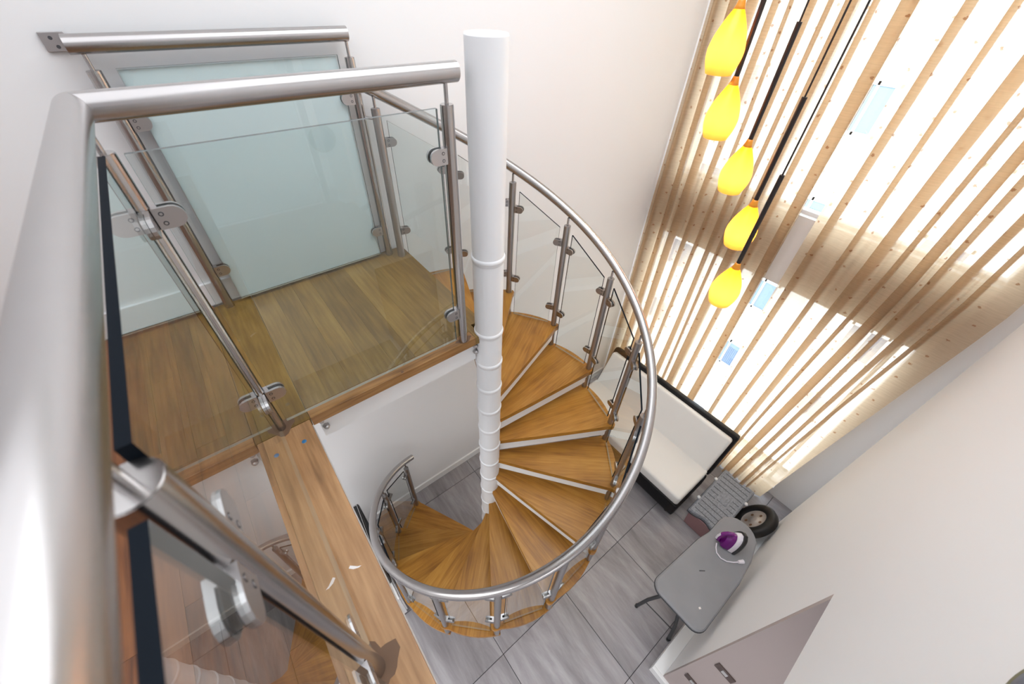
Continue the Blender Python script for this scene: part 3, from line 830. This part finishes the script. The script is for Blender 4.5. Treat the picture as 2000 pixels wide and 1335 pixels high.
MB().prism([(1.775, -.195), (1.81, -.222), (1.815, -.218), (1.782, -.190)], zb - .0005, zb + .0008).build('faint_mark', M['board_edge'], ib)
MB().prism([(1.560, -.330), (1.575, -.338), (1.580, -.326), (1.567, -.320)], zb - .0005, zb + .0008).build('pale_spot', M['chip'], ib)

# ------------------------------------------------------------------ iron standing on its heel
ir = thing('clothes_iron', 'white and purple steam iron with white cord on the ironing board', 'iron', (2.13, -.225, zb))
Mi = Matrix.Translation((2.135, -.235, zb + .008)) @ Matrix.Rotation(math.atan2(-.105, -.138) + PI, 4, 'Z') @ Matrix.Rotation(rad(8), 4, 'X')
# local: x along the sole's width, y away from the sole (body side), z up towards the tip
def sole_poly(wd, hgt, z0=0.0):
    p = []
    for k in range(13):
        t = k / 12; p.append((wd * math.sqrt(max(0, 1 - t**2.2)), z0 + hgt * t))
    return p + [(-q[0], q[1]) for q in reversed(p[:-1])]
def slab(poly, y0, y1):
    m2 = Matrix(((1,0,0,0),(0,0,-1,0),(0,1,0,0),(0,0,0,1)))
    return [Mi @ (m2 @ Vector((p[0], p[1], -y0))) for p in poly], [Mi @ (m2 @ Vector((p[0], p[1], -y1))) for p in poly]
def loft(secs, name, mat):
    n = len(secs[0]); vs = [v for s in secs for v in s]; fs = [tuple(range(n)), tuple(reversed(range((len(secs)-1)*n, len(secs)*n)))]
    for L_ in range(len(secs) - 1):
        for i in range(n): fs.append((L_*n + i, (L_+1)*n + i, (L_+1)*n + (i+1) % n, L_*n + (i+1) % n))
    return MB().add(vs, fs, 0, False).build(name, mat, ir)
def sect(poly, y): return slab(poly, y, y)[0]
loft([sect(sole_poly(.070, .190, .004), -.030), sect(sole_poly(.074, .20, .0), -.022), sect(sole_poly(.074, .20, .0), -.004)], 'sole_plate', M['black'])
loft([sect(sole_poly(.064, .180, 0), -.0035), sect(sole_poly(.062, .175, 0), .012), sect(sole_poly(.058, .16, 0), .028)], 'body', M['iron_white'])
loft([sect(sole_poly(.055, .15, .004), .0285), sect(sole_poly(.052, .14, .004), .060), sect(sole_poly(.038, .11, .008), .088)], 'water_tank', M['purple'])
hp = [Mi @ Vector(p) for p in ((0, .06, .165), (0, .095, .155), (0, .118, .120), (0, .120, .070), (0, .110, .025), (0, .085, .008))]
MB().tube(hp, [.014, .015, .016, .016, .016, .015], 12).build('handle', M['purple'], ir)
MB().tube([Mi @ Vector((0, .128, .11)), Mi @ Vector((0, .131, .07)), Mi @ Vector((0, .122, .03))], .010, 10).build('handle_grip', M['iron_white'], ir)
crd = [(2.045, -.165, zb + .03), (2.025, -.180, zb + .008), (1.995, -.205, zb + .006), (1.985, -.245, zb + .006), (2.0, -.285, zb + .006), (2.035, -.32, zb + .006), (2.07, -.345, zb + .007)]
MB().tube(crd, .0048, 8).build('cord', M['iron_white'], ir)
MB().cyl((2.065, -.342, zb + .012), (2.098, -.365, zb + .012), .012, .016, n=12).build('plug', M['iron_white'], ir)

# ------------------------------------------------------------------ television on a white console, under the gallery
cn = thing('media_console', 'low white console under the gallery edge, below the television', 'cabinet', (-.27, 1.45, 0))
MB().box((-.46, 1.10, .04), (-.078, 1.80, .44), bev=.004).build('body', M['white'], cn)
MB().box((-.44, 1.12, 0), (-.10, 1.78, .042)).build('plinth', M['dark'], cn)
for a, b in ((1.11, 1.444), (1.456, 1.79)):
    d = MB().box((-.0785, a, .06), (-.066, b, .425), bev=.002).build('door', M['white'], cn)
    MB().box((-.0665, (a + b)/2 - .05, .39), (-.058, (a + b)/2 + .05, .40)).build('handle', M['clamp'], d)
tv = thing('television', 'black television seen from above its top edge on the white console', 'television', (-.10, 1.45, .44))
Mt = Matrix.Translation((-.092, 1.45, .44)) @ Matrix.Rotation(rad(-4.5), 4, 'Z')
MB().box((-.026, -.235, .055), (.036, .235, .56), mat=Mt, bev=.012).build('housing', M['black'], tv)
MB().box((.0352, -.222, .07), (.0372, .222, .545), mat=Mt).build('screen', M['edge'], tv)
fr = MB().box((.0205, -.228, .5595), (.0228, .228, .5612), mat=Mt).box((-.018, .2255, .5595), (.0228, .228, .5612), mat=Mt)
fr.build('trim_line', M['bezel'], tv)
MB().box((-.05, -.12, 0), (.05, .12, .012), mat=Mt, bev=.003).box((-.012, -.05, .010), (.012, .05, .06), mat=Mt).build('stand', M['black'], tv)

# ------------------------------------------------------------------ sockets on the kitchen partition
def socket(y, z, w_, h_, label):
    r = thing('wall_socket', label, 'socket', (1.268, y, z))
    MB().box((1.262, y - w_/2, z - h_/2), (1.2695, y + w_/2, z + h_/2), bev=.0015).build('plate', M['socket'], r)
    MB().box((1.2595, y - .016, z - .018), (1.2625, y + .016, z + .018), bev=.001).build('button', M['bezel'], r)
socket(-.572, 1.03, .105, .072, 'bronze wall plate with one pale button, the higher one on the pinkish wall')
socket(-.560, .52, .105, .066, 'bronze wall plate at the lower picture edge on the pinkish wall')

# ------------------------------------------------------------------ dim round lamp on the wall by the lower right corner
lp = thing('wall_lamp', 'dark round wall fitting with olive rim at the lower right picture corner', 'lamp', (.664, YR, 3.25))
mt = Matrix.Translation((.664, YR + .001, 3.236)) @ Matrix.Rotation(-PI/2, 4, 'X')
MB().lathe([(.0, .0), (.074, .0), (.076, .018), (.070, .022), (.064, .018)], 36, mat=mt).build('rim', M['olive'], lp)
MB().lathe([(.0655, .016), (.058, .024), (.03, .032), (0, .034)], 36, mat=mt).build('cover', M['slate'], lp)

# ------------------------------------------------------------------ apartment block across the street
ab = thing('apartment_building', 'white apartment block with blue windows seen through the gap in the curtains', 'building', (15, 3, -26))
MB().box((14.0, -16, -26), (20, 22, 12)).build('facade', M['facade'], ab)
for fz in range(-3, 3):
    for wy in (-9.6, -6.4, -3.2, 0, 3.2, 6.4, 9.6, 12.8):
        zc = 1.75 - 2.9 * (fz + 2) + 2.9
        fr = MB().box((13.93, wy - .50, zc - .60), (14.02, wy + .50, zc - .52)).box((13.93, wy - .50, zc + .52), (14.02, wy + .50, zc + .60)).box((13.93, wy - .50, zc - .6), (14.02, wy - .44, zc + .6)).box((13.93, wy + .44, zc - .6), (14.02, wy + .50, zc + .6)).box((13.93, wy - .03, zc - .6), (14.02, wy + .03, zc + .6))
        f = fr.build('window', M['frame'], ab)
        MB().box((13.97, wy - .46, zc - .55), (14.01, wy + .46, zc + .55)).build('glazing', M['facade_win'], f)
        if fz % 2 == 0:
            g = MB()
            for q in range(7): g.box((13.95, wy - .44 + .065 * q, zc - .5), (13.968, wy - .425 + .065 * q, zc + .3))
            g.build('shutter_bars', M['facade_bar'], f)
    MB().box((13.90, -16, 3.1 - 2.9 * (fz + 2) + 2.9), (14.01, 22, 3.18 - 2.9 * (fz + 2) + 2.9)).build('ledge', M['facade'], ab)
